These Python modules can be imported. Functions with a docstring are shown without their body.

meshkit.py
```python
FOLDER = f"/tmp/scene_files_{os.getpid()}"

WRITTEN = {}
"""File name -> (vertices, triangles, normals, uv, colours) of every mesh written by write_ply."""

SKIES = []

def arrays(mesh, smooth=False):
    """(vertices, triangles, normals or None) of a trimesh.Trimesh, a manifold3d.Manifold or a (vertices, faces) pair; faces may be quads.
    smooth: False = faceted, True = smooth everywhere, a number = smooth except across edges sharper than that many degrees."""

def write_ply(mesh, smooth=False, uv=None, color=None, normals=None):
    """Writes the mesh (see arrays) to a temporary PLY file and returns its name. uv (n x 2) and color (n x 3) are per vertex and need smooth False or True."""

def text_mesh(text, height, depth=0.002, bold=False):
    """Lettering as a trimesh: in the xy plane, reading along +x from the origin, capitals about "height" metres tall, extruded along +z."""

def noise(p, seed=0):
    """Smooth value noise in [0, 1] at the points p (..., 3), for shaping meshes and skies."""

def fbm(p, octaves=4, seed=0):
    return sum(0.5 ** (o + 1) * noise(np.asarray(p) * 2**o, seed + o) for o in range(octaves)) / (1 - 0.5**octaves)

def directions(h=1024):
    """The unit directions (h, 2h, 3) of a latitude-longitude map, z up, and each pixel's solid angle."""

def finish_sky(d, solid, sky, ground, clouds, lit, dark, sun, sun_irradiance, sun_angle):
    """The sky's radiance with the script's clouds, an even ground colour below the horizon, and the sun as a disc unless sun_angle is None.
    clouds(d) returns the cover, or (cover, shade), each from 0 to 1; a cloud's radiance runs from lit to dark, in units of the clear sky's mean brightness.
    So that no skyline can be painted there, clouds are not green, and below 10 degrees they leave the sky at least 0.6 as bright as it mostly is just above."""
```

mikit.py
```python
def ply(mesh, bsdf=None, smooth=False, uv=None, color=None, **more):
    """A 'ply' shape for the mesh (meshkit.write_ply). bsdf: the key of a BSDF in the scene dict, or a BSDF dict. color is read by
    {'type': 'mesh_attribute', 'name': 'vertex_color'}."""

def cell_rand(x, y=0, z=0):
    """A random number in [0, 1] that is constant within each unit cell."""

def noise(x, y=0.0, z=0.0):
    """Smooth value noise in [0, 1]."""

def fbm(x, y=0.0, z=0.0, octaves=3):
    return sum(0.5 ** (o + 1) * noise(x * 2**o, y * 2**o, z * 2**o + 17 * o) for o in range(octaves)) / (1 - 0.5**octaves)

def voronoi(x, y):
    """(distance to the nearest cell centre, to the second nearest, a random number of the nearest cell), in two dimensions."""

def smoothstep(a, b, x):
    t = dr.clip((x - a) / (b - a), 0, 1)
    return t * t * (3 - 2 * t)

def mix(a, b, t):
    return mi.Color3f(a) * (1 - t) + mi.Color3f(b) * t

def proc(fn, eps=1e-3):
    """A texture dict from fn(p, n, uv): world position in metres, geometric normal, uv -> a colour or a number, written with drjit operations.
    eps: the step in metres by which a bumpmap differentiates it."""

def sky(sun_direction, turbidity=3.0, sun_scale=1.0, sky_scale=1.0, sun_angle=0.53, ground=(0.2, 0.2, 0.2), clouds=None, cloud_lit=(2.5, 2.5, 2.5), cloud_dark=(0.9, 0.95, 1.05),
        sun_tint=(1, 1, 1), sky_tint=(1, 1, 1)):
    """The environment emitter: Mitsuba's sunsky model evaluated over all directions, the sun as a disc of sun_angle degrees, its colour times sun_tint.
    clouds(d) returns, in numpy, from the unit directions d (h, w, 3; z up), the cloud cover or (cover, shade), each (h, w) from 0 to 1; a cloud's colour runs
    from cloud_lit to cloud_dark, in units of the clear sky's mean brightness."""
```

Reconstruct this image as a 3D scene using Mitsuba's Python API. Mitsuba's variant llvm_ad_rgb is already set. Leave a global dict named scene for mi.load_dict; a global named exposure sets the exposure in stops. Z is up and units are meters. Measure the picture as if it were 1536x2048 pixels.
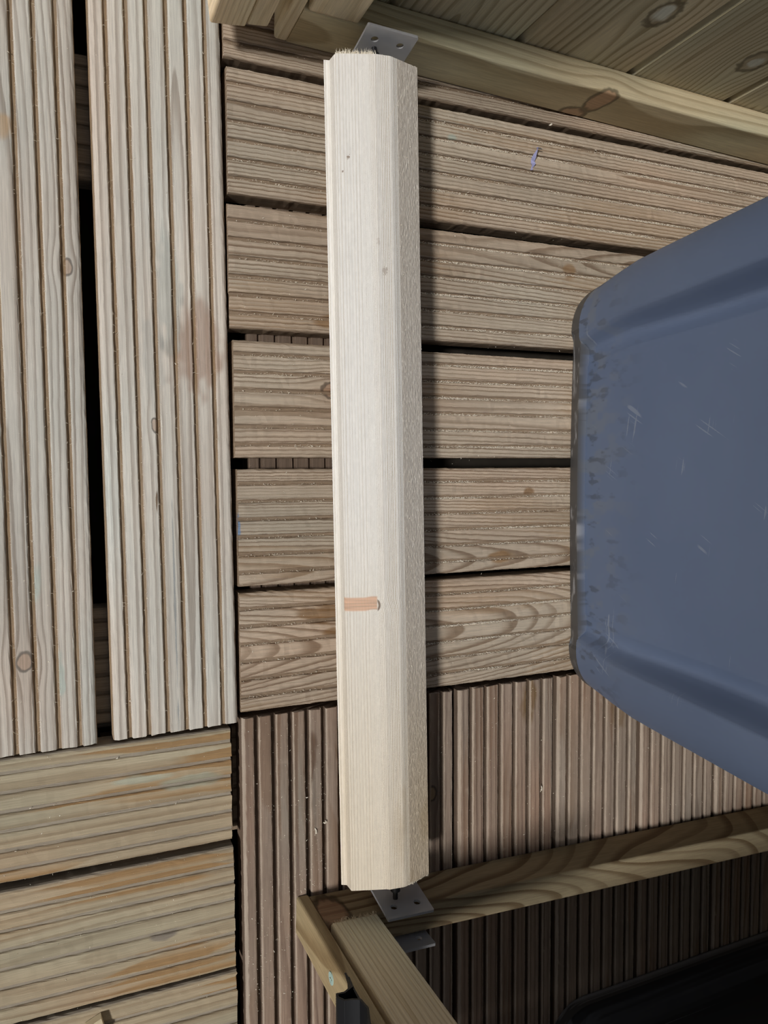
import math, random
import numpy as np, trimesh, mitsuba as mi, drjit as dr
from shapely.geometry import Polygon, Point
import mikit, meshkit
from mikit import noise, fbm, cell_rand, smoothstep, mix, voronoi

T = mi.ScalarTransform4f
rng = np.random.default_rng(7)
random.seed(7)

# ------------------------------------------------------------------ camera, sky, exposure
scene, labels = {}, {}
exposure = 3.58
scene['camera'] = {
    'type': 'perspective', 'fov': 52.71, 'fov_axis': 'x', 'near_clip': 0.02, 'far_clip': 100.0,
    'to_world': T().look_at(origin=[0, 0, 0.76], target=[0.3944, -0.0563, 0.76 - 0.9172], up=[0.0269, 0.9984, -0.0497]),
}


def clouds(d):
    n = meshkit.fbm(d * 2.2 + 5.0, 4, 3)
    return np.full(d.shape[:2], 0.93), np.clip(0.35 + 0.9 * (n - 0.5), 0, 1)


scene['sky'] = mikit.sky([-0.62, -0.03, 0.78], turbidity=4.0, sun_scale=0.165, sky_scale=0.085, sun_angle=6.5, sun_tint=(0.84, 1.0, 1.31),
                         ground=(0.16, 0.15, 0.14), clouds=clouds, cloud_lit=(1.5, 1.55, 1.65), cloud_dark=(0.95, 1.0, 1.1))


# ------------------------------------------------------------------ materials
def wood(seed, early, late, raw=None, spacing=0.0045, spread=0.10, d0=0.004, d1=0.05, dvar=0.02, fibre=0.22, knots=(), stain=None, stain_amount=0.0,
         tints=(), tone=0.18, groove=-0.0022, edge=None, hue=0.5, flames=(), flame_at=0.004, late_k=0.8, wander=0.010, freq=1.7):
    """Wood seen in a board's own frame: uv = (metres along the board, board number + metres across it)."""

    def fn(p, n, uv):
        u, v = uv.x, uv.y
        b = dr.floor(v + 0.5)
        a = v - b
        r1, r2, r3, r4 = (cell_rand(b, seed, k) for k in (1, 2, 3, 4))
        u2 = u + r4 * 9.0
        aa = a - (r1 - 0.5) * spread + (noise(u2 * 2.3, b * 5.3, seed) - 0.5) * wander
        bump = mi.Float(0)
        core = mi.Float(0)
        ring = mi.Float(0)
        for kb, ku, ka, ru, ra in knots:
            on = dr.select(dr.abs(b - kb) < 0.5, 1.0, 0.0)
            du, da = (u - ku) / ru, (a - ka) / ra
            q = dr.sqrt(du * du + da * da) + (noise(u * 260, a * 260, seed) - 0.5) * 0.25
            aa += on * (a - ka) * -0.75 * dr.exp(-(dr.square(du / 2.6) + dr.square(da / 2.4)))
            core = dr.maximum(core, on * (1 - smoothstep(0.8, 1.1, q)))
            ring = dr.maximum(ring, on * smoothstep(0.72, 0.95, q) * (1 - smoothstep(1.05, 1.3, q)))
        fl = mi.Float(0)
        for k in flames:
            fl = dr.select(dr.abs(b - k) < 0.5, 1.0, fl)
        aa = dr.select(fl > 0.5, a - flame_at + (noise(u2 * 3, 1.0, seed) - 0.5) * 0.010 + (noise(u2 * 14, a * 40, seed) - 0.5) * 0.004, aa)
        d = d0 + r2 * d1 * (1 - fl) + (noise(u2 * freq * (1 + fl), b * 3.1, seed + 5) - 0.5) * dvar * (2 - 1.4 * fl) + fl * u * 0.10 + (noise(u2 * 8.0, a * 25, b) - 0.5) * 0.0022
        rr = dr.sqrt(aa * aa + d * d) + (noise(u2 * 26, a * 60, b * 1.7) - 0.5) * 0.0006
        sp = spacing * (0.75 + 0.6 * r3)
        t = rr / sp
        t = t + 0.5 * noise(t * 0.6, b * 2.2, seed)
        fr = t - dr.floor(t)
        lw = smoothstep(0.45, 0.86, fr) * (1 - smoothstep(0.93, 1.0, fr)) * (0.45 + 0.75 * noise(t * 0.9, b * 1.3, 3.0))
        fine = noise(u2 * 34, a * 1500, b) * 0.6 + noise(u2 * 110, a * 2600, b) * 0.4
        big = fbm(u2 * 5, a * 26, b, octaves=2)
        col = mix(early, late, dr.clip(lw * late_k, 0, 1))
        col *= (1 - fibre) + 2 * fibre * fine
        col *= 1 + tone * 2 * (big - 0.5) + 0.16 * (r3 - 0.5)
        h = (fbm(u2 * 6, a * 16, b + 40.0, octaves=2) - 0.5) * hue * 1.3
        col *= mi.Color3f(1 + 0.30 * h, 1 - 0.10 * h, 1 - 0.30 * h)
        if stain is not None:
            s = smoothstep(0.60, 0.66, noise(u2 * 7 + fr * 0.4, a * 34 + r1 * 9, b * 3.7)) * stain_amount * (0.35 + 0.65 * smoothstep(0.1, 0.6, fr))
            col = mix(col, mi.Color3f(stain) * (0.8 + 0.4 * fine), s)
        if knots:
            col = mix(col, mi.Color3f(knot_col[seed]) * (0.75 + 0.5 * fine), core * 0.62)
            col = mix(col, mi.Color3f(late) * 0.32, ring * 0.75)
        for tb, tu, ta, tru, tra, tc, tk in tints:
            on = dr.select(dr.abs(b - tb) < 0.5, 1.0, 0.0)
            q = dr.sqrt(dr.square((u - tu) / tru) + dr.square((a - ta) / tra)) + (fbm(u * 60, a * 120, tb, octaves=2) - 0.5) * 0.9
            col = mix(col, mi.Color3f(tc) * (0.75 + 0.5 * fine), on * tk * (1 - smoothstep(0.6, 1.15, q)))
        if edge is not None:  # ridge shoulders painted paler, as if catching the light
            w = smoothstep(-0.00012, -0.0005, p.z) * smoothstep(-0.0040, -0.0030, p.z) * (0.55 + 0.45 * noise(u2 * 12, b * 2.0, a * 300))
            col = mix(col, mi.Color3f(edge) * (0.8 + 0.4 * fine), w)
        if raw is not None:   # unweathered sides and groove floors; on the brown boards a painted groove shade
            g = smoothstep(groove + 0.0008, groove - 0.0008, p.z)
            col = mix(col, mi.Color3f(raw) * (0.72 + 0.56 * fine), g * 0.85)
        return col

    return fn


knot_col = {}


def bsdf(name, fn, rough=0.75, spec=0.25, bump=None, bscale=1.0):
    b = {'type': 'principled', 'base_color': mikit.proc(fn), 'roughness': rough, 'specular': spec}
    if bump is not None:
        b = {'type': 'bumpmap', 'arbitrary': mikit.proc(bump, eps=4e-4), 'scale': bscale, 'bsdf': b}
    scene[name] = {'type': 'twosided', 'bsdf': b}


knot_col.update({11: (0.42, 0.28, 0.19), 21: (0.34, 0.20, 0.12), 31: (0.3, 0.2, 0.1), 61: (0.34, 0.15, 0.085), 71: (0.30, 0.25, 0.17)})
GREEN, RUST = (0.36, 0.52, 0.46), (0.34, 0.19, 0.12)
bsdf('wood_pale', wood(11, (0.63, 0.585, 0.505), (0.38, 0.325, 0.265), raw=(0.27, 0.175, 0.09), spacing=0.0075, d1=0.03, dvar=0.03, fibre=0.17, late_k=1.0, hue=0.38,
     wander=0.02, knots=((1, -0.172, 0.0005, 0.0085, 0.0062), (1, 0.181, 0.047, 0.007, 0.005), (2, 0.042, -0.0125, 0.0065, 0.003)),
     tints=((2, 0.115, 0.028, 0.045, 0.028, RUST, 0.55), (1, 0.30, -0.0, 0.012, 0.012, (0.5, 0.32, 0.16), 0.6), (1, -0.19, 0.03, 0.02, 0.004, GREEN, 0.4), (2, 0.16, 0.005, 0.06, 0.012, (0.40, 0.44, 0.40), 0.5),
            (1, 0.37, -0.03, 0.02, 0.012, GREEN, 0.4), (2, 0.10, -0.012, 0.05, 0.01, (0.42, 0.42, 0.38), 0.4), (1, -0.10, 0.012, 0.02, 0.006, GREEN, 0.35), (2, -0.03, -0.0130, 0.011, 0.0012, (0.16, 0.09, 0.04), 0.85), (2, -0.14, 0.0010, 0.10, 0.0010, (0.24, 0.26, 0.26), 0.65))))
bsdf('wood_tan', wood(21, (0.475, 0.382, 0.282), (0.25, 0.175, 0.115), raw=(0.24, 0.17, 0.11), spacing=0.0036, d0=0.01, d1=0.05, fibre=0.2, stain=(0.30, 0.19, 0.10), stain_amount=0.35, flames=(10,), late_k=1.0, hue=0.3,
     knots=((8, 0.27, 0.012, 0.011, 0.008),),
     tints=((10, 0.27, 0.035, 0.04, 0.012, (0.20, 0.10, 0.03), 0.7), (10, 0.28, 0.012, 0.025, 0.006, (0.20, 0.10, 0.03), 0.7), (9, 0.475, -0.042, 0.02, 0.008, (0.24, 0.13, 0.05), 0.8), (9, 0.51, 0.03, 0.007, 0.006, (0.22, 0.12, 0.05), 0.8),
            (7, 0.27, -0.048, 0.02, 0.007, (0.24, 0.13, 0.05), 0.7), (6, 0.41, 0.03, 0.008, 0.005, GREEN, 0.4), (7, 0.565, 0.03, 0.01, 0.01, (0.25, 0.14, 0.06), 0.7), (9, 0.169, 0.004, 0.0035, 0.014, (0.12, 0.24, 0.42), 0.8))))
bsdf('wood_brown', wood(31, (0.30, 0.225, 0.17), (0.16, 0.11, 0.08), raw=(0.13, 0.09, 0.062), groove=-0.0034, edge=(0.46, 0.375, 0.29), spacing=0.006, d1=0.06, fibre=0.22, stain=(0.18, 0.09, 0.04), stain_amount=0.35,  # groove shade and lit ridge shoulders are painted in by depth here
     knots=((14, -0.365, 0.03, 0.008, 0.006),),
     tints=((13, -0.30, 0.012, 0.03, 0.008, (0.10, 0.05, 0.025), 0.7), (13, -0.28, 0.05, 0.04, 0.012, (0.14, 0.07, 0.025), 0.8), (15, -0.27, 0.03, 0.03, 0.012, (0.16, 0.09, 0.03), 0.7), (16, -0.3, 0.03, 0.03, 0.012, (0.16, 0.09, 0.03), 0.5))))
bsdf('wood_olive', wood(41, (0.44, 0.36, 0.24), (0.28, 0.20, 0.12), raw=(0.33, 0.285, 0.225), groove=-0.0016, spacing=0.010, d0=0.002, d1=0.03, dvar=0.03, fibre=0.16, stain=(0.34, 0.20, 0.085), stain_amount=0.85, late_k=0.7,
     tints=((20, 0.12, 0.01, 0.03, 0.006, GREEN, 0.35), (20, 0.07, 0.02, 0.03, 0.004, GREEN, 0.3), (21, 0.09, -0.012, 0.012, 0.005, (0.2, 0.17, 0.15), 0.7))))
knot_col[41] = (0.2, 0.12, 0.06)
bsdf('wood_green', wood(61, (0.36, 0.295, 0.17), (0.19, 0.135, 0.065), spacing=0.0055, spread=0.08, d0=0.004, d1=0.035, dvar=0.03, fibre=0.16, late_k=0.95, freq=3.2, flames=(40,), flame_at=0.006,
     knots=((31, 0.348, 0.002, 0.014, 0.012), (31, 0.336, -0.014, 0.014, 0.007), (41, -0.02, 0.02, 0.02, 0.014)), tone=0.14))
knot_col[65] = (0.3, 0.2, 0.1)
bsdf('wood_post', wood(65, (0.72, 0.615, 0.42), (0.54, 0.43, 0.25), spacing=0.0040, spread=0.06, d0=0.01, d1=0.05, fibre=0.16, late_k=0.75, tone=0.14))
knot_col[67] = (0.36, 0.20, 0.12)
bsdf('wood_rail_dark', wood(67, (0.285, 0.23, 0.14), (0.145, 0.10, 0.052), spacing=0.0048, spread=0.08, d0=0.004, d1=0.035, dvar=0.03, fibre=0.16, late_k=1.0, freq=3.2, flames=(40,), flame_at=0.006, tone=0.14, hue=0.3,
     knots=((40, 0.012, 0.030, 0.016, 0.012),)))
knot_col[66] = (0.40, 0.22, 0.13)
bsdf('wood_rail', wood(66, (0.55, 0.47, 0.30), (0.35, 0.275, 0.155), spacing=0.0040, spread=0.02, d0=0.045, d1=0.02, dvar=0.012, fibre=0.14, late_k=0.95, tone=0.12,
     knots=((31, 0.348, 0.004, 0.013, 0.011), (31, 0.338, -0.012, 0.015, 0.006))))
bsdf('wood_cladding', wood(71, (0.52, 0.465, 0.32), (0.33, 0.275, 0.165), spacing=0.0085, spread=0.10, d0=0.003, d1=0.02, dvar=0.03, fibre=0.14, late_k=0.95, freq=3.0, wander=0.03,
     knots=((53, 0.158, 0.026, 0.020, 0.012), (54, 0.136, 0.03, 0.02, 0.013), (52, 0.125, 0.02, 0.007, 0.006)),
     tints=((53, 0.161, 0.026, 0.016, 0.0085, (0.62, 0.64, 0.56), 0.9), (54, 0.134, 0.032, 0.010, 0.007, (0.55, 0.57, 0.5), 0.8), (52, 0.125, 0.02, 0.005, 0.004, (0.5, 0.5, 0.42), 0.7))))


def sill_fn(p, n, uv):
    """Planed pale pine: close straight grain, one red spike knot across the sloping face; the right face is left rough from the saw."""
    u, s = uv.x, uv.y          # s: metres around the section from the lower left edge
    k = dr.exp(-dr.square((u + 0.134) / 0.018))
    bend = k * 0.010 * dr.exp(-dr.square((s - 0.058) / 0.02)) * dr.sin((u + 0.134) * 95)
    t = (s + bend * 0.35 + (noise(u * 3.0, s * 20) - 0.5) * 0.0012) / (0.0030 - 0.0012 * smoothstep(0.04, 0.055, s))
    t = t + 0.35 * noise(t * 0.8, u * 1.5)
    fr = t - dr.floor(t)
    lw = smoothstep(0.45, 0.9, fr) * (1 - smoothstep(0.93, 1.0, fr)) * (0.35 + 0.8 * noise(t * 1.1, u * 0.7, 5))
    fine = noise(u * 60, s * 2200) * 0.6 + noise(u * 260, s * 900) * 0.4
    col = mix((0.83, 0.80, 0.735), (0.59, 0.505, 0.39), dr.clip(lw, 0, 1) * (0.6 + 0.75 * smoothstep(0.047, 0.056, s)))
    rough = smoothstep(0.078, 0.081, s)
    speck = noise(u * 420, s * 900)
    col = mix(col, mix((0.52, 0.455, 0.375), (0.70, 0.635, 0.54), smoothstep(0.6, 0.95, speck)) * (0.9 + 0.2 * noise(u * 180, s * 1100, 4)), rough * 0.75)
    col *= 0.90 + 0.2 * fine
    warm = smoothstep(0.05, -0.42, u) * (0.7 + 0.6 * noise(u * 6, s * 30, 8))
    col *= mi.Color3f(1 - 0.10 * warm, 1 - 0.17 * warm, 1 - 0.28 * warm)
    on = smoothstep(0.0135, 0.0165, s) * (1 - smoothstep(0.0485, 0.0505, s))
    edge = (noise(s * 110, u * 30) - 0.5) * 0.0016
    band = (1 - smoothstep(0.0055, 0.0075, dr.abs(u + 0.1315 + edge))) * on
    col = mix(col, mi.Color3f(0.66, 0.39, 0.24) * (0.8 + 0.4 * noise(s * 60, u * 700)), band * 0.85)
    gap = (1 - smoothstep(0.0005, 0.0016, dr.abs(dr.sqrt(dr.square(u + 0.1335) + dr.square((s - 0.0455) * 1.0)) - 0.0062))) * smoothstep(0.049, 0.0505, s) * (1 - smoothstep(0.054, 0.056, s))
    col = mix(col, mi.Color3f(0.14, 0.08, 0.04), gap * 0.85)
    for su, ss, sr, sk in ((0.292, 0.030, 0.0016, 0.8), (0.279, 0.0245, 0.0009, 0.8), (0.187, 0.0625, 0.0030, 0.45), (0.214, 0.057, 0.0022, 0.25)):
        q = dr.sqrt(dr.square((u - su) / 1.6) + dr.square(s - ss)) / sr + (noise(u * 900, s * 900) - 0.5)
        col = mix(col, mi.Color3f(0.24, 0.16, 0.10), sk * (1 - smoothstep(0.5, 1.1, q)))
    ln = dr.abs((s - 0.0670) * 0.82 - (u - 0.327) * 0.57)
    col = mix(col, mi.Color3f(0.80, 0.73, 0.62), (1 - smoothstep(0.0003, 0.0008, ln)) * smoothstep(0.0655, 0.0675, s) * (1 - smoothstep(0.094, 0.097, s)) * 0.7)
    st = smoothstep(0.5, 0.75, fbm(u * 14, s * 60, 3)) * smoothstep(-0.20, -0.30, u) * smoothstep(0.052, 0.075, s)
    st = st * (1 - smoothstep(0.0, 0.06, dr.abs(u + 0.29)) * 0.6)
    col = mix(col, mi.Color3f(0.36, 0.24, 0.10), st * 0.75)
    return col


def sill_bump(p, n, uv):
    return smoothstep(0.078, 0.081, uv.y) * (noise(uv.x * 330, uv.y * 700) + 0.6 * noise(uv.x * 900, uv.y * 1500)) * 0.7 + 0.15 * noise(uv.x * 40, uv.y * 1200)


bsdf('pine_sill', sill_fn, 0.6, 0.3, bump=sill_bump, bscale=0.0005)


def bin_fn(p, n, uv):
    x, y, z = p.x, p.y, p.z
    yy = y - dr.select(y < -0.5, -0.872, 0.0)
    s = fbm(yy * 9, z * 9, 1.0)
    col = mix((0.106, 0.142, 0.226), (0.134, 0.173, 0.258), s)
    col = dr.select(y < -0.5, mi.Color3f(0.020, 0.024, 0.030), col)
    scr = dr.maximum(noise(yy * 500 + z * 300, z * 14 + yy * 9, 3), noise(z * 620 - yy * 90, yy * 22, 5)) * noise(yy * 27, z * 31, 7)
    col = mix(col, (0.30, 0.33, 0.38), smoothstep(0.71, 0.79, scr) * 0.4)
    near = smoothstep(0.13, 0.0, z)
    worn = fbm(yy * 70, z * 45, 2.0)
    col = mix(col, (0.16, 0.18, 0.21), near * smoothstep(0.50, 0.7, worn) * 0.7)
    col = mix(col, (0.05, 0.055, 0.068), near * smoothstep(0.55, 0.72, fbm(yy * 120, z * 60, 9.0)) * 0.6)
    lip = smoothstep(0.0205, 0.0188, z)
    grey = mix((0.075, 0.072, 0.07), (0.26, 0.26, 0.265), smoothstep(0.55, 0.8, fbm(yy * 55, z * 160, 4.0)))
    return mix(col, grey, lip)


scene['bin_plastic'] = {'type': 'twosided', 'bsdf': {'type': 'principled', 'base_color': mikit.proc(bin_fn), 'roughness': 0.5, 'specular': 0.45}}


def soil_fn(p, n, uv):
    return mix((0.016, 0.013, 0.010), (0.035, 0.029, 0.022), fbm(p.x * 40, p.y * 40, 0.0))


bsdf('soil', soil_fn, 0.95, 0.1)
scene['zinc'] = {'type': 'twosided', 'bsdf': {'type': 'principled', 'base_color': mikit.proc(lambda p, n, uv: mix((0.40, 0.40, 0.405), (0.47, 0.47, 0.47), fbm(p.x * 90, p.y * 90, p.z * 90))), 'roughness': 0.45, 'metallic': 0.3, 'specular': 0.5}}
for nm, c, r, s in (('black_metal', (0.012, 0.012, 0.013), 0.35, 0.5), ('rubber', (0.009, 0.009, 0.010), 0.5, 0.3), ('sawdust_wood', (0.82, 0.75, 0.61), 0.9, 0.1), ('fibre_wood', (0.66, 0.54, 0.36), 0.9, 0.1),
                    ('green_zinc', (0.40, 0.55, 0.50), 0.5, 0.5), ('lilac_film', (0.42, 0.42, 0.66), 0.4, 0.5), ('offcut_wood', (0.62, 0.52, 0.34), 0.8, 0.2), ('grey_husk', (0.2, 0.18, 0.16), 0.9, 0.1)):
    scene[nm] = {'type': 'twosided', 'bsdf': {'type': 'principled', 'base_color': {'type': 'rgb', 'value': list(c)}, 'roughness': r, 'specular': s}}


# ------------------------------------------------------------------ helpers
def key(name):
    if name not in scene and name not in labels:
        return name
    k = 1
    while f'{name}_{k:03d}' in scene or f'{name}_{k:03d}' in labels:
        k += 1
    return f'{name}_{k:03d}'


def thing(name, label, category=None, kind=None, group=None):
    k = key(name)
    labels[k] = {'label': label}
    if category:
        labels[k]['category'] = category
    if kind:
        labels[k]['kind'] = kind
    if group:
        labels[k]['group'] = group
    return k


def put(name, shape, parent=None, label=None, kind=None):
    k = key(f'{parent}__{name}' if parent else name)
    scene[k] = shape
    if label or kind:
        labels[k] = {a: b for a, b in (('label', label), ('kind', kind)) if b}
    return k


def extrude(profile, o, ax, length, u0, number, bs, nseg=1, rough=0.0, tops=None, au=None, an=None, endrough=0.0, s_uv=False):
    """profile: (n, 2) closed outline (across, up), anticlockwise seen from the far end; o: origin; ax: direction of length; au: across; an: up."""
    ax = np.array(ax, float) / np.linalg.norm(ax)
    an = np.array([0, 0, 1.0]) if an is None else np.array(an, float) / np.linalg.norm(an)
    au = np.cross(an, ax) if au is None else np.array(au, float)
    P = np.asarray(profile, float)
    n = len(P)
    V, F, UV = [], [], []
    ts = np.linspace(0, length, nseg + 1)
    if s_uv:
        vv = np.concatenate([[0], np.cumsum(np.linalg.norm(np.diff(np.vstack([P, P[:1]]), axis=0), axis=1))])
        P = np.vstack([P, P[:1]])
    else:
        P = np.vstack([P, P[:1]])
        vv = number + P[:, 0] + 0.4 * P[:, 1]
    m = len(P)
    rr = np.random.default_rng(number * 13 + 5)
    ends = rr.normal(0, 1, (2, m)) * endrough
    ends[:, -1] = ends[:, 0]
    grid = np.zeros((len(ts), m, 3))
    for i, t in enumerate(ts):
        Q = P.copy()
        if rough:
            w = (P[:, 1] > (tops if tops is not None else -1)).astype(float)
            dq = rr.normal(0, rough, (m, 2))
            dq[-1] = dq[0]
            Q += dq * w[:, None]
        tt = t + (ends[0] if i == 0 else ends[1] if i == len(ts) - 1 else 0.0)
        grid[i] = np.asarray(o) + np.outer(np.broadcast_to(tt, (m,)), ax) + np.outer(Q[:, 0], au) + np.outer(Q[:, 1], an)
        UV.append(np.stack([u0 + np.broadcast_to(tt, (m,)), vv], 1))
    V = grid.reshape(-1, 3)
    UV = np.vstack(UV)
    for i in range(len(ts) - 1):
        a = np.arange(m - 1) + i * m
        F += [np.stack([a, a + 1, a + 1 + m], 1), np.stack([a, a + 1 + m, a + m], 1)]
    F = np.vstack(F)
    if np.dot(np.cross(au, an), ax) < 0:
        F = F[:, ::-1]
    # caps
    pv, pf = trimesh.creation.triangulate_polygon(Polygon(P[:-1]), engine='earcut')
    idx = np.array([np.argmin(((P[:-1] - q) ** 2).sum(1)) for q in pv])
    for i, flip in ((0, True), (len(ts) - 1, False)):
        base = len(V)
        V = np.vstack([V, grid[i][idx]])
        UV = np.vstack([UV, np.stack([u0 + ts[i] + 0.15 * pv[:, 1], (np.full(len(pv), vv[0]) if s_uv else number + pv[:, 0])], 1)])
        f = pf + base
        F = np.vstack([F, f[:, ::-1] if flip else f])
    mesh = trimesh.Trimesh(V, F, process=False)
    if mesh.volume < 0:
        F = F[:, ::-1]
    return mikit.ply((V, F), bs, uv=UV)


def rounded(w, h, r, seg=3):
    """Outline of a w x h section, centred across, from 0 up to h, with rounded corners."""
    out = []
    for cx, cy, a0 in ((w / 2 - r, r, -90), (w / 2 - r, h - r, 0), (-w / 2 + r, h - r, 90), (-w / 2 + r, r, 180)):
        for k in range(seg + 1):
            a = math.radians(a0 + 90 * k / seg)
            out.append((cx + r * math.cos(a), cy + r * math.sin(a)))
    return np.array(out)


def deck_profile(w=0.119, h=0.028, pitch=0.0178, top=0.0040, bot=0.0032, depth=0.0034, r=0.0045, sh=0.0011):
    pts = [(-w / 2, -h), (w / 2, -h)]
    pts += [(w / 2 - r + r * math.cos(math.radians(a)), -r + r * math.sin(math.radians(a))) for a in (0, 30, 60, 90)]
    for k in range(5, -1, -1):
        c = (k - 2.5) * pitch
        pts += [(c + top / 2 + sh, 0), (c + top / 2 + sh * 0.4, -sh * 0.3), (c + top / 2, -sh), (c + bot / 2, -depth), (c - bot / 2, -depth), (c - top / 2, -sh), (c - top / 2 - sh * 0.4, -sh * 0.3), (c - top / 2 - sh, 0)]
    pts += [(-w / 2 + r + r * math.cos(math.radians(a)), -r + r * math.sin(math.radians(a))) for a in (90, 120, 150, 180)]
    return np.array(pts)


def deck_board(parent, number, p0, p1, width, bs, name='board', z=0.0, rough=0.00012, nseg=90, u0=None, **prof):
    """One grooved board whose centre line runs from p0 to p1 (x, y); its top lies at z."""
    p0, p1 = np.array([*p0, z]), np.array([*p1, z])
    d = p1 - p0
    L = np.linalg.norm(d)
    if u0 is None:
        u0 = p0[0] if abs(d[0]) > abs(d[1]) else p0[1]
    au = np.array([d[1], -d[0], 0]) / L
    if au[0] + au[1] < 0:
        au = -au
    return put(name, extrude(deck_profile(width, **prof), p0, d, L, u0, number, bs, nseg, rough, -0.0075, au=au, endrough=0.0004), parent)


# ------------------------------------------------------------------ the ground below the deck
g = trimesh.creation.box((6, 6, 0.1))
g.apply_translation((0.6, 0, -0.1085))
put('floor', mikit.ply(g, 'soil'), kind='structure', label='dark bare ground under the decking')

# ------------------------------------------------------------------ the deck: four panels of grooved boards
t = thing('deck_panel', 'deck panel of two pale grey grooved boards running up the left edge of the photo', 'decking')
deck_board(t, 1, (-0.0255, -0.2566), (-0.0325, 0.72), 0.1195, 'wood_pale', nseg=130, top=0.0044)
deck_board(t, 2, (0.1075, -0.2545), (0.0975, 0.72), 0.1185, 'wood_pale', nseg=130, top=0.0044)
deck_board(t, 3, (-0.1545, -0.2566), (-0.1605, 0.72), 0.1195, 'wood_pale', nseg=10)
deck_board(t, 4, (-0.2, 0.3275), (0.160, 0.3275), 0.114, 'wood_olive', 'support_board', -0.0285, nseg=20)
deck_board(t, 5, (-0.2, -0.190), (0.160, -0.190), 0.114, 'wood_olive', 'support_board', -0.0285, nseg=20)

t = thing('deck_panel', 'deck panel of tan grooved boards lying crosswise under the pale timber sill', 'decking')
rows = [(0.3935, 0.5125, 0.163, 0.163), (0.2665, 0.386, 0.1655, 0.1655), (0.1375, 0.2568, 0.1645, 0.1645), (0.011, 0.1265, 0.168, 0.1678), (-0.1175, -0.0002, 0.1700, 0.1695), (-0.245, -0.124, 0.1703, 0.1695)]
tilt = [0, 0.0005, 0.0012, 0.0, 0.0, 0.0]
for k, (y0, y1, x0, _) in enumerate(rows):
    deck_board(t, 5 + k, (x0, (y0 + y1) / 2), (1.06, (y0 + y1) / 2 + tilt[k] * 3), y1 - y0, 'wood_tan', nseg=160, rough=0.0002)
for k, x in enumerate((0.2455, 0.727, 1.0)):
    deck_board(t, 24 + k, (x, -0.25), (x, 0.512), 0.115, 'wood_brown', 'support_board', -0.0285, nseg=30)

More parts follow.
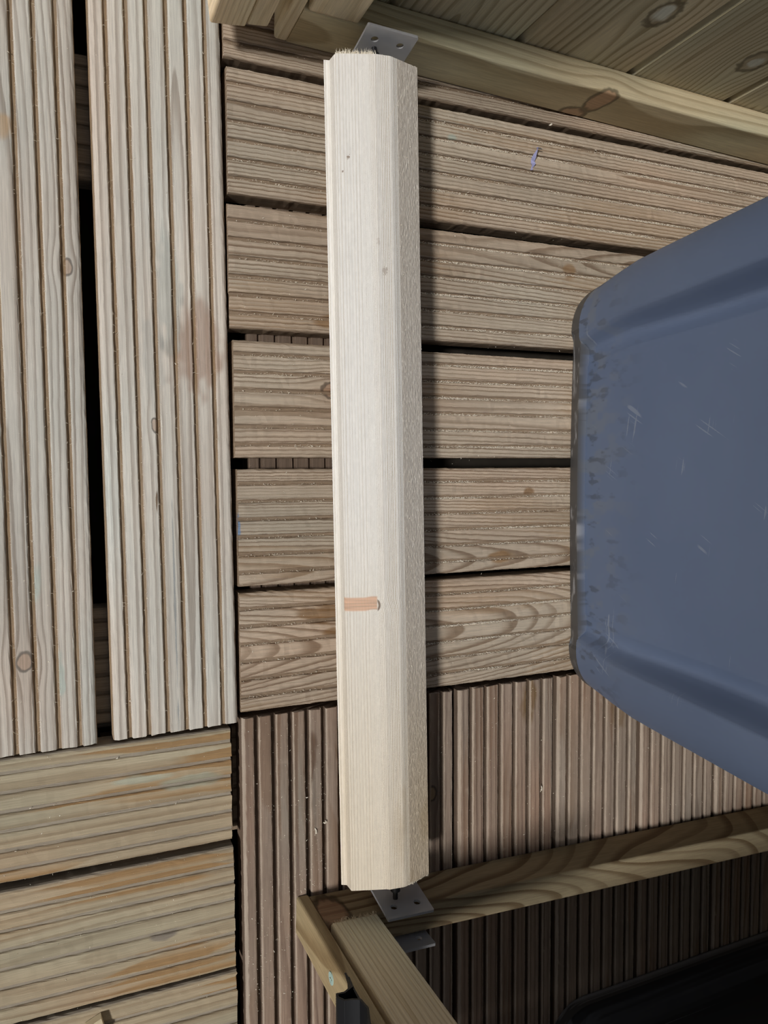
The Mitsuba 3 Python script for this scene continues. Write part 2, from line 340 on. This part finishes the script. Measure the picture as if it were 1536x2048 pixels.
t = thing('deck_panel', 'deck panel of dark brown grooved boards running under the low rail at lower right', 'decking')
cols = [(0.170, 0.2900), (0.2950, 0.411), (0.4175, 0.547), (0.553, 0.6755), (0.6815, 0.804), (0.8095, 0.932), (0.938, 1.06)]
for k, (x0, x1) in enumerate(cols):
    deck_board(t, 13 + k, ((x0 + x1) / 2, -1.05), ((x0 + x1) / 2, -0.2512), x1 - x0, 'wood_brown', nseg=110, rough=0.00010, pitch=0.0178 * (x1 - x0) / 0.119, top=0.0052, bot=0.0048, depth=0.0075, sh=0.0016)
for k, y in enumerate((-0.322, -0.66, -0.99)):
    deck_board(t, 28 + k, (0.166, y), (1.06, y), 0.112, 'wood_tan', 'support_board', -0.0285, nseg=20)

t = thing('deck_panel', 'deck panel of olive tan grooved boards with orange streaks at the lower left corner', 'decking')
for k, (y0, y1) in enumerate(((-0.3731, -0.2590), (-0.5069, -0.3805), (-0.635, -0.5110), (-0.760, -0.639))):
    deck_board(t, 20 + k, (-0.62, (y0 + y1) / 2 - 0.0004), (0.1588 + 0.0012 * min(k, 2), (y0 + y1) / 2), y1 - y0, 'wood_olive', nseg=110, rough=0.00014, depth=0.0023, top=0.0036)
for k, x in enumerate((0.0985, -0.25, -0.55)):
    deck_board(t, 34 + k, (x, -0.755), (x, -0.264), 0.119, 'wood_tan' if k else 'wood_pale', 'support_board', -0.0285, nseg=20)

# ------------------------------------------------------------------ the bin store's two low side frames
A1 = math.radians(-1.95)                                     # both frames stand a little askew to the deck
AX1, AY1 = np.array([math.cos(A1), math.sin(A1), 0]), np.array([-math.sin(A1), math.cos(A1), 0])


def bar(parent, name, number, o, ax, length, w, h, bs='wood_green', r=0.0025, u0=0.0, au=None, an=None, nseg=1, label=None, endrough=0.0):
    return put(name, extrude(rounded(w, h, r), o, ax, length, u0, number, bs, nseg, 0, None, au, an, endrough), parent, label)


def post(parent, name, number, x0, x1, y0, y1, z0, z1, o, r=0.0025, endrough=0.0, bs='wood_green'):
    """An upright: x0..x1 along the frame, y0..y1 across it, from the frame's origin o."""
    c = np.asarray(o) + AX1 * (x0 + x1) / 2 + AY1 * (y0 + y1) / 2 + np.array([0, 0, z0])
    w, d = x1 - x0, y1 - y0
    return put(name, extrude(rounded(w, d, r) - [0, d / 2], c, (0, 0, 1), z1 - z0, z0, number, bs, 6 if endrough else 1, 0, None, AX1, AY1, endrough), parent)


def fringe(n, a, b, out, spread, lo=0.002, hi=0.007, rad=0.0003, seed=1):
    """Torn wood fibres along the line a-b, pointing along out."""
    r = np.random.default_rng(seed)
    V, F = [], []
    for k in range(n):
        p = np.array(a) + (np.array(b) - np.array(a)) * r.random()
        d = np.array(out) + r.normal(0, spread, 3)
        d = d / np.linalg.norm(d)
        L = lo + (hi - lo) * r.random() ** 2
        s = np.cross(d, r.normal(0, 1, 3))
        s /= np.linalg.norm(s)
        q = np.cross(d, s)
        c = p + d * L * 0.5 + s * L * 0.1 * r.normal()
        base = len(V)
        for w in (0, 2.094, 4.189):
            V.append(p - d * 0.001 + rad * (math.cos(w) * s + math.sin(w) * q))
        for w in (0, 2.094, 4.189):
            V.append(c + rad * 0.8 * (math.cos(w) * s + math.sin(w) * q))
        V.append(p + d * L + s * L * 0.25 * r.normal())
        for i in range(3):
            j = (i + 1) % 3
            F += [(base + i, base + j, base + 3 + j), (base + i, base + 3 + j, base + 3 + i), (base + 3 + i, base + 3 + j, base + 6)]
        F.append((base, base + 2, base + 1))
    return np.array(V), np.array(F)


O1 = np.array([0.224, 0.4180, 0.0006])                           # upper frame
t = thing('side_panel', 'green treated side panel of upright boards on a low rail at the top right', 'wall panel')
bar(t, 'bottom_rail', 31, O1 + AY1 * 0.0138, AX1, 0.93, 0.0275, 0.060, bs='wood_rail')
post(t, 'post', 32, 0.004, 0.053, -0.0005, 0.0270, 0.0615, 0.50, O1, endrough=0.0008, bs='wood_post')
put('torn_fibres', mikit.ply(fringe(70, O1 + AX1 * 0.006 + [0, -0.0005, 0.0622], O1 + AX1 * 0.051 + [0, -0.0005, 0.0622], (0, -0.3, -1), 0.4, 0.001, 0.003, seed=3), 'fibre_wood'), t, kind='stuff')
post(t, 'front_board', 33, -0.0135, -0.0005, -0.0015, 0.085, 0.006, 0.50, O1, bs='wood_post')
# cladding boards, bevelled along their inner edges
clad = [0.236, 0.3122, 0.4554, 0.5994, 0.7425, 0.886, 1.03, 1.165]
for k in range(7):
    x0, x1 = clad[k] + 0.0011, clad[k + 1] - 0.0011
    w = x1 - x0
    prof = [(-w / 2, 0.0062), (-w / 2 + 0.0050, 0), (w / 2 - 0.0050, 0), (w / 2, 0.0062), (w / 2, 0.0125), (-w / 2, 0.0125)]
    c = O1 + AX1 * ((x0 + x1) / 2 - 0.224) + AY1 * 0.0282
    put('cladding_board', extrude(prof, c + [0, 0, 0.015], (0, 0, 1), 0.485, 0.015, 51 + k, 'wood_cladding', 1, au=AX1, an=AY1), t)

O2 = np.array([0.238, -0.4488, 0.0006])                          # lower frame
t = thing('divider_frame', 'green treated frame of low rail and upright corner post at the bottom of the photo', 'timber frame')
bar(t, 'bottom_rail', 40, O2 - AY1 * 0.0150, AX1, 0.93, 0.030, 0.0555, bs='wood_rail_dark')
post(t, 'post', 43, 0.0045, 0.0545, -0.0285, 0.0008, 0.0575, 0.40, O2, endrough=0.0008, bs='wood_post')
put('torn_fibres', mikit.ply(fringe(90, O2 + AX1 * 0.006 + [0, 0.0010, 0.0582], O2 + AX1 * 0.053 + [0, 0.0010, 0.0582], (0, 0.5, -0.9), 0.4, 0.0015, 0.005, seed=4), 'fibre_wood'), t, kind='stuff')
fb = post(t, 'front_board', 44, -0.0135, -0.0005, -0.0380, 0.0018, 0.001, 0.40, O2)
sc = trimesh.creation.cylinder(0.0058, 0.0016, sections=24)
slot = trimesh.creation.box((0.0014, 0.0066, 0.0030))
slot2 = trimesh.creation.box((0.0066, 0.0014, 0.0030))
sc = trimesh.boolean.difference([sc, trimesh.util.concatenate([slot]), slot2], engine='manifold')
M = trimesh.transformations.rotation_matrix(-math.pi / 2, (0, 1, 0))
sc.apply_transform(M)
sc.apply_translation((0.2240, -0.4655, 0.112))
put('screw_head', mikit.ply(sc, 'green_zinc'), fb, label='pale green screw head')

# gate leaf hung at the upper left, its lower corner in view
t = thing('gate', 'corner of a green treated plank gate at the top edge beside the pale grey boards', 'gate')
A2 = math.radians(6)
gx, gy = np.array([math.cos(A2), math.sin(A2), 0]), np.array([-math.sin(A2), math.cos(A2), 0])
for nm, num, x0, x1, dz in (('plank', 46, 0.0, 0.0325, 0.0), ('ledge', 47, 0.033, 0.0525, 0.004)):
    c = np.array([0.1425, 0.3995, 0.040 + dz]) + gx * (x0 + x1) / 2 + gy * 0.06
    put(nm, extrude(rounded(x1 - x0, 0.12, 0.002) - [0, 0.06], c, (0, 0, 1), 0.46, 0.04, num, 'wood_post', 1, au=gx, an=gy), t)

t = thing('gate', 'added unseen plank gate shading the second bay, behind the corner post', 'gate')  # unseen leaf, added to keep direct sun out of this bay
for k in range(6):
    w = 0.137
    put('plank', extrude(rounded(w - 0.001, 0.02, 0.003), (0.2555, -0.506 - w * k - w / 2, 0.135), (0, 0, 1), 1.0, 0.1, 80 + k, 'wood_green', 1, au=(0, 1, 0), an=(-1, 0, 0)), t)

# ------------------------------------------------------------------ the sill: a pale bevelled timber with its two steel plates
t = thing('timber_sill', 'pale planed timber sill with bevelled faces lying between the two low rails', 'timber beam')
ax = np.array([0.2535 - 0.2645, 0.386 + 0.420, 0])
L = np.linalg.norm(ax)
ax /= L
au = np.array([ax[1], -ax[0], 0])                              # to the right, across the sill
sec = [(-0.005, 0.0425), (0.0, 0.0450), (0.0, 0.0575), (0.0012, 0.0590), (0.0335, 0.0715), (0.0355, 0.0722), (0.0505, 0.0735), (0.0530, 0.0730), (0.0838, 0.0625), (0.0848, 0.0610), (0.0848, 0.0440), (0.083, 0.0425)]
body = extrude(sec, np.array([0.2645, -0.420, 0]), ax, L, -0.420, 0, 'pine_sill', 60, 0.00004, 0.05, au=au, an=(0, 0, 1), endrough=0.0005, s_uv=True)
put('body', body, t)
e0, e1 = np.array([0.2535, 0.386, 0]), np.array([0.2645, -0.420, 0])
up = np.array([0, 0, 1.0])
fr1 = fringe(150, e0 + au * 0.001 + up * 0.0585, e0 + au * 0.036 + up * 0.072, (0, 1, 0.15), 0.3, 0.0015, 0.006, seed=5)
fr2 = fringe(50, e0 + au * 0.036 + up * 0.072, e0 + au * 0.084 + up * 0.062, (0, 1, 0.1), 0.3, 0.0006, 0.0018, seed=6)
fr3 = fringe(90, e1 + au * 0.056 + up * 0.072, e1 + au * 0.0845 + up * 0.061, (0.1, -1, 0.0), 0.35, 0.0006, 0.0028, seed=7)
allf = trimesh.util.concatenate([trimesh.Trimesh(*f, process=False) for f in (fr1, fr2, fr3)])
put('torn_fibres', mikit.ply(allf, 'sawdust_wood'), t, kind='stuff')


def plate(w, h, holes, th=0.0028, r=0.0012):
    P = Polygon([(0, 0), (w, 0), (w, h), (0, h)]).buffer(-r).buffer(r)
    for x, y, q in holes:
        P = P.difference(Point(x, y).buffer(q, 24))
    return trimesh.creation.extrude_polygon(P, th, engine='earcut')


def placed(mesh, o, ex, ey):
    ex, ey = np.array(ex, float), np.array(ey, float)
    ex /= np.linalg.norm(ex)
    ey -= ex * (ex @ ey)
    ey /= np.linalg.norm(ey)
    m = np.eye(4)
    m[:3, 0], m[:3, 1], m[:3, 2], m[:3, 3] = ex, ey, np.cross(ex, ey), o
    mesh = mesh.copy()
    mesh.apply_transform(m)
    return mesh


def bracket(parent, o, ex, ey, hy, h):
    a = placed(plate(0.051, h, [(0.0125, hy, 0.0036), (0.0385, hy, 0.0036), (0.0155, h - hy - 0.001, 0.0029)]), o, ex, ey)
    return put('plate', mikit.ply(a, 'zinc'), parent, label='grey steel fixing plate with drilled holes')


# the plates lean a little towards the rails
bracket(t, (0.2965, -0.4362, 0.0175), (0.9993, -0.030, 0), (0, -0.18, 1), 0.0455, 0.0605)
bracket(t, (0.2775, 0.3955, 0.0190), (0.9990, -0.034, 0.0), (0, 0.18, 1), 0.0500, 0.0650)


def screw(c, d, parent):
    s = trimesh.creation.cylinder(0.0026, 0.019, sections=16)
    hd = trimesh.creation.cylinder(0.0050, 0.0060, sections=18)
    hd.apply_translation((0, 0, -0.002))
    m = trimesh.geometry.align_vectors((0, 0, 1), d)
    s = trimesh.util.concatenate([s, hd])
    s.apply_transform(m)
    s.apply_translation(c)
    put('screw', mikit.ply(s, 'black_metal', smooth=40), parent, label='black screw')


screw((0.3110, -0.4275, 0.0610), (0, -1, 0), t)
screw((0.2940, 0.3925, 0.0580), (0, 1, 0), t)

t = put('metal_plate', mikit.ply(placed(plate(0.051, 0.060, [(0.0125, 0.046, 0.0034), (0.0385, 0.046, 0.0034)]), (0.2995, -0.4848, 0.014), (0.9993, -0.030, 0), (0, 0, 1)), 'zinc'))
labels['metal_plate'] = {'label': 'grey steel plate with a drilled hole, standing in shade behind the low rail', 'category': 'metal plate'}

# ------------------------------------------------------------------ black curled strip on the corner post
t = thing('black_strip', 'curled black rubber strip fixed to the face of the corner post at the bottom edge', 'strip')
from shapely.geometry import LineString
cs = [(0.2206, 0.166), (0.2196, 0.1775), (0.2110, 0.1822), (0.2045, 0.1815), (0.2040, 0.1855), (0.2078, 0.1911), (0.2139, 0.1924), (0.2198, 0.1953), (0.2216, 0.2069), (0.2168, 0.2226), (0.2140, 0.240)]
ring = LineString(cs).buffer(0.0009, 6)
strip = trimesh.creation.extrude_polygon(ring, 0.13, engine='earcut')
strip = placed(strip, (0, -0.430, 0), (1, 0, 0), (0, 0, 1))
put('curl', mikit.ply(strip, 'rubber', smooth=45), t)
tip = trimesh.creation.extrude_polygon(Polygon([(0.0, 0.0), (0.012, 0.018), (0.030, 0.030), (0.002, 0.034)]), 0.0016, engine='earcut')
put('pointed_leaf', mikit.ply(placed(tip, (0.2212, -0.4305, 0.1585), (0, -1, 0), (0, 0, 1)), 'rubber'), t)

# ------------------------------------------------------------------ the wheelie bins


def bin_section(z):
    """Half outline of the body at height z, (x back from the front, y sideways), for the front corner columns and the sunk front panel."""
    hw = 0.242 + 0.062 * min(z / 0.95, 1.0) + 0.010 * smooth01(0.0, 0.10, z)
    dp = 0.014 + 0.021 * smooth01(0.0, 0.25, z)                # depth of the front panel behind the corner columns
    c = hw - 0.066 - 0.012 * z
    r = 0.055 + 0.02 * z
    pts = []
    for y in np.linspace(0, c - 0.034, 8):
        pts.append((dp - 0.004 * (1 - (y / c) ** 2), y))
    for k in range(1, 15):                                     # the channel beside the column
        s = k / 14
        pts.append((dp + 0.005 * math.sin(math.pi * min(1, s * 1.45)) ** 2 * min(1, z * 7) - dp * smooth01(0.45, 0.76, s), c - 0.034 + 0.044 * s))
    for k in range(1, 13):
        a = math.pi / 2 * k / 12
        pts.append((r * 0.95 * (1 - math.cos(a)), hw - r + r * math.sin(a) if k > 3 else (c + 0.010) + (hw - r + r * math.sin(math.pi / 8) - c - 0.010) * k / 3 * 1.0))
    pts += [(0.12, hw + 0.001), (0.25, hw + 0.004), (0.40, hw + 0.006), (0.47, hw - 0.002), (0.50, hw - 0.03), (0.51, hw - 0.08), (0.51, 0.0)]
    return np.array(pts)


def smooth01(a, b, x):
    t_ = min(max((x - a) / (b - a), 0), 1)
    return t_ * t_ * (3 - 2 * t_)


def bin_body():
    zs = [0.0, 0.008, 0.0165, 0.0175, 0.0184, 0.022, 0.03, 0.045, 0.06, 0.09, 0.12, 0.16, 0.2, 0.25, 0.3, 0.36, 0.42, 0.5, 0.6, 0.7, 0.8, 0.9, 0.96]
    rings = []
    for z in zs:
        h = bin_section(z)
        lean = 0.565 - 0.065 * z + 0.55 * 0.0
        x = lean + h[:, 0]
        y = h[:, 1].copy()
        lip = 1.0 if z < 0.018 else 0.0
        inner = y < h[21, 1]
        x = np.where(inner, x * (1 - lip) + (lean + 0.0 + 0.004 * (y / 0.2) ** 2) * lip, x)
        if z == 0.0:
            x = x + 0.002
        back = np.clip((h[:, 0] - 0.1) / 0.4, 0, 1)
        x = x + back * 0.10 * z                                  # the back leans out too
        P = np.vstack([np.stack([x, y], 1), np.stack([x, -y], 1)[::-1][1:-1]])
        rings.append(np.column_stack([P, np.full(len(P), z)]))
    m = len(rings[0])
    V = np.vstack(rings)
    F = []
    for i in range(len(zs) - 1):
        for j in range(m):
            a, b = i * m + j, i * m + (j + 1) % m
            F += [(a, b, b + m), (a, b + m, a + m)]
    for base, flip in ((0, True), ((len(zs) - 1) * m, False)):
        c = len(V)
        V = np.vstack([V, rings[0 if flip else -1].mean(0)])
        for j in range(m):
            a, b = base + j, base + (j + 1) % m
            F.append((a, c, b) if flip else (a, b, c))
    return trimesh.Trimesh(V, np.array(F), process=False)


body = bin_body()
body.fix_normals()
lidm = trimesh.creation.extrude_polygon(Polygon([(0.48, -0.31), (1.15, -0.31), (1.15, 0.31), (0.48, 0.31)]).buffer(-0.05).buffer(0.05), 0.035, engine='earcut')
lidm.apply_translation((0, 0, 0.962))
yb = -0.028
sh_body = mikit.ply(body, 'bin_plastic', smooth=38)
sh_lid = mikit.ply(lidm, 'bin_plastic', smooth=38)
t = thing('wheelie_bin', 'slate blue plastic wheelie bin with a scuffed lower edge, standing on the tan boards', 'wheelie bin')
put('body', {**sh_body, 'to_world': T().translate([0, yb, 0.0015])}, t)
put('lid', {**sh_lid, 'to_world': T().translate([0, yb, 0.0015])}, t)
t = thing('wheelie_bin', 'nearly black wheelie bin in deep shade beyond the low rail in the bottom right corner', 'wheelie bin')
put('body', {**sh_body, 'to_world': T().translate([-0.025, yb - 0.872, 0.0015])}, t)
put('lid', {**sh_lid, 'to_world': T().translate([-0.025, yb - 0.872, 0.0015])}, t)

# ------------------------------------------------------------------ unseen back wall and roof over the lower bay, added to hold back light
t = put('added_wall_back', mikit.ply(placed(trimesh.creation.box((1.95, 1.16, 0.014)), (1.20, -0.52, 0.58), (0, 1, 0), (0, 0, 1)), 'wood_cladding'), kind='structure', label='added unseen boarded back that blocks light behind the bins')
t = put('added_roof', mikit.ply(placed(trimesh.creation.box((1.06, 0.99, 0.02)), (0.70, -0.975, 1.17), (1, 0, 0), (0, 1, 0)), 'wood_cladding'), kind='structure', label='added unseen roof that shades the second bay')

# ------------------------------------------------------------------ small things
off = trimesh.creation.extrude_polygon(Polygon([(0, 0), (0.014, 0.006), (0.0175, -0.008), (0.019, -0.06), (-0.004, -0.06), (-0.002, -0.008)]), 0.009, engine='earcut')
off.apply_translation((0.0165, -0.5215, 0.0008))
put('timber_offcut', mikit.ply(off, 'offcut_wood'))
labels['timber_offcut'] = {'label': 'pale splinter of sawn timber lying on the olive boards at the bottom edge', 'category': 'offcut'}


def ribbon(pts, widths, th=0.0004):
    P = np.array(pts, float)
    d = np.gradient(P, axis=0)
    s = np.cross(d, [0, 0, 1])
    s /= np.linalg.norm(s, axis=1, keepdims=True)
    w = np.array(widths)[:, None] / 2
    tw = np.random.default_rng(3).normal(0, 0.5, (len(P), 1))
    L_, R_ = P + s * w + [0, 0, 1] * w * tw, P - s * w - [0, 0, 1] * w * tw
    V = np.vstack([L_ + [0, 0, th], R_ + [0, 0, th], L_, R_])
    n = len(P)
    F = []
    for i in range(n - 1):
        a, b = i, i + 1
        F += [(a, b, n + b), (a, n + b, n + a), (2 * n + a, 3 * n + b, 2 * n + b), (2 * n + a, 3 * n + a, 3 * n + b),
              (a, 2 * n + b, b), (a, 2 * n + a, 2 * n + b), (n + a, n + b, 3 * n + b), (n + a, 3 * n + b, 3 * n + a)]
    return V, np.array(F)


pu = [(0.5105, 0.3365, 0.0012), (0.5105, 0.3400, 0.0022), (0.5115, 0.3435, 0.0030), (0.5108, 0.3468, 0.0028), (0.5120, 0.3500, 0.0034), (0.5135, 0.3545, 0.0050), (0.5150, 0.3580, 0.0064), (0.5140, 0.3600, 0.0070)]
put('film_scrap', mikit.ply(ribbon(pu, (0.002, 0.005, 0.0056, 0.0058, 0.0052, 0.0028, 0.0024, 0.004)), 'lilac_film'))
labels['film_scrap'] = {'label': 'crumpled shred of lilac plastic film on the uppermost long tan board', 'category': 'plastic scrap'}
hu = [(0.5145, 0.3597, 0.0066), (0.5175, 0.3594, 0.0068), (0.5215, 0.3592, 0.006)]
put('dry_stalk', mikit.ply(ribbon(hu, (0.0012, 0.0012, 0.0006)), 'grey_husk'))
labels['dry_stalk'] = {'label': 'dark dry stalk caught on the lilac film shred', 'category': 'stalk'}


def shaving(x, y, L_, ang, curl, z=0.0008):
    a = np.linspace(0, 1, 7)
    th = ang + curl * (a - 0.5)
    dx, dy = np.cumsum(np.cos(th)) * L_ / 7, np.cumsum(np.sin(th)) * L_ / 7
    return [(x + dx[i], y + dy[i], z + 0.0012 * math.sin(math.pi * a[i])) for i in range(7)]


for x, y, L_, ang, curl, lab in ((0.5270, -0.3880, 0.009, 1.35, 0.6, 'upright sliver of pale wood shaving on the third brown board from the corner post'),
                                 (0.2445, -0.386, 0.010, 1.5, 1.2, 'long curled pale shaving on the brown board left of the sill'),
                                 (0.2545, -0.372, 0.005, 0.3, 2.6, 'short hooked pale shaving close to the left side of the sill'),
                                 (0.5330, 0.3900, 0.006, 0.5, 0.9, 'white shaving in the gap under the upper rail')):
    k = key('wood_shaving')
    scene[k] = mikit.ply(ribbon(shaving(x, y, L_, ang, curl), [0.0006, 0.0014, 0.0018, 0.002, 0.0018, 0.0014, 0.0006]), 'sawdust_wood')
    labels[k] = {'label': lab, 'category': 'wood shaving'}

# sawdust: grains packed along the grooves of the tan boards, sprinkled elsewhere
V, F = [], []


def grain(x, y, z, s, stretch=1.0, ang=0.0):
    o = rng.normal(0, 1, (4, 3)) * s * np.array([stretch, 1, 0.6])
    c_, s_ = math.cos(ang), math.sin(ang)
    o = np.column_stack([o[:, 0] * c_ - o[:, 1] * s_, o[:, 0] * s_ + o[:, 1] * c_, o[:, 2]])
    b = len(V)
    V.extend(o + [x, y, z])
    F.extend([(b, b + 1, b + 2), (b, b + 2, b + 3), (b, b + 3, b + 1), (b + 1, b + 3, b + 2)])


for k, (y0, y1, x0, _) in enumerate(rows):
    for gq in range(6):
        yc = (y0 + y1) / 2 + (gq - 2.5) * 0.0178
        n = 7000 if k else 900
        xs = np.where(rng.random(n) < 0.22, rng.uniform(0.17, 0.26, n), rng.uniform(0.335, 0.90, n))
        dens = meshkit.noise(np.column_stack([xs * 24, np.full(n, yc * 40), np.zeros(n)]), 4)
        base_d = 0.75 * meshkit.noise(np.array([[yc * 200, 3.3, k]]), 9)[0] + 0.25
        for x, dn in zip(xs, dens):
            lim = base_d * (0.10 if x < 0.30 else 0.85)
            if dn * rng.random() < 1 - lim and rng.random() > lim * dn * 1.5:
                continue
            ts = (x - x0) / (1.06 - x0)
            grain(x, yc + tilt[k] * 3 * ts - 0.0012 + rng.normal(0, 0.0007), -0.0012 + abs(rng.normal(0, 0.0005)), 0.00028, 1.6)
for n, (xa, xb, ya, yb_) in ((900, (0.17, 0.95, -0.245, 0.38)), (260, (0.172, 0.262, -0.45, -0.255)), (160, (0.226, 0.262, -0.445, -0.34)), (500, (0.30, 0.9, -0.45, -0.255)), (200, (0.172, 0.225, -0.56, -0.45)), (120, (-0.08, 0.028, -0.25, 0.42)), (120, (0.048, 0.158, -0.25, 0.42)), (200, (-0.05, 0.155, -0.55, -0.26))):
    for _ in range(n):
        grain(rng.uniform(xa, xb), rng.uniform(ya, yb_), 0.0004, rng.uniform(0.00015, 0.00035), rng.uniform(1, 3), rng.uniform(0, 6.28))
for _ in range(260):                                              # grains on the sill
    s_ = rng.random()
    x = e1 + (e0 - e1) * rng.random() + au * (0.056 + 0.028 * s_)
    grain(x[0], x[1], 0.0730 - 0.0105 * s_, rng.uniform(0.0002, 0.0004))
put('sawdust', mikit.ply((np.array(V), np.array(F)), 'sawdust_wood'), kind='stuff')
labels['sawdust'] |= {'label': 'pale sawdust packed along the grooves of the tan boards and sprinkled over the deck', 'category': 'sawdust'}

# fibres standing along the groove edges of the pale boards
parts = []
for cx, num, gs in ((-0.0258, 1, range(6)), (0.1072, 2, range(6))):
    for q in gs:
        for sgn, n in ((1, 70), (-1, 22)):
            yy = rng.uniform(-0.25, 0.42, n)
            for y in yy:
                xc = cx + (-0.007 if num == 1 else -0.0100) * (y + 0.2566) / 0.9766 + 0.0003 + (q - 2.5) * 0.0178 + sgn * 0.0019
                parts.append(fringe(1, (xc, y, -0.0004), (xc, y, -0.0004), (-sgn * 0.7, rng.normal(0, 0.5), 0.25), 0.2, 0.0008, 0.0030, 0.00016, seed=int(rng.integers(1e9))))
put('wood_fibres', mikit.ply(trimesh.util.concatenate([trimesh.Trimesh(*f, process=False) for f in parts]), 'sawdust_wood'), kind='stuff')
labels['wood_fibres'] |= {'label': 'fine torn fibres along the groove edges of the pale grey boards', 'category': 'wood fibres'}
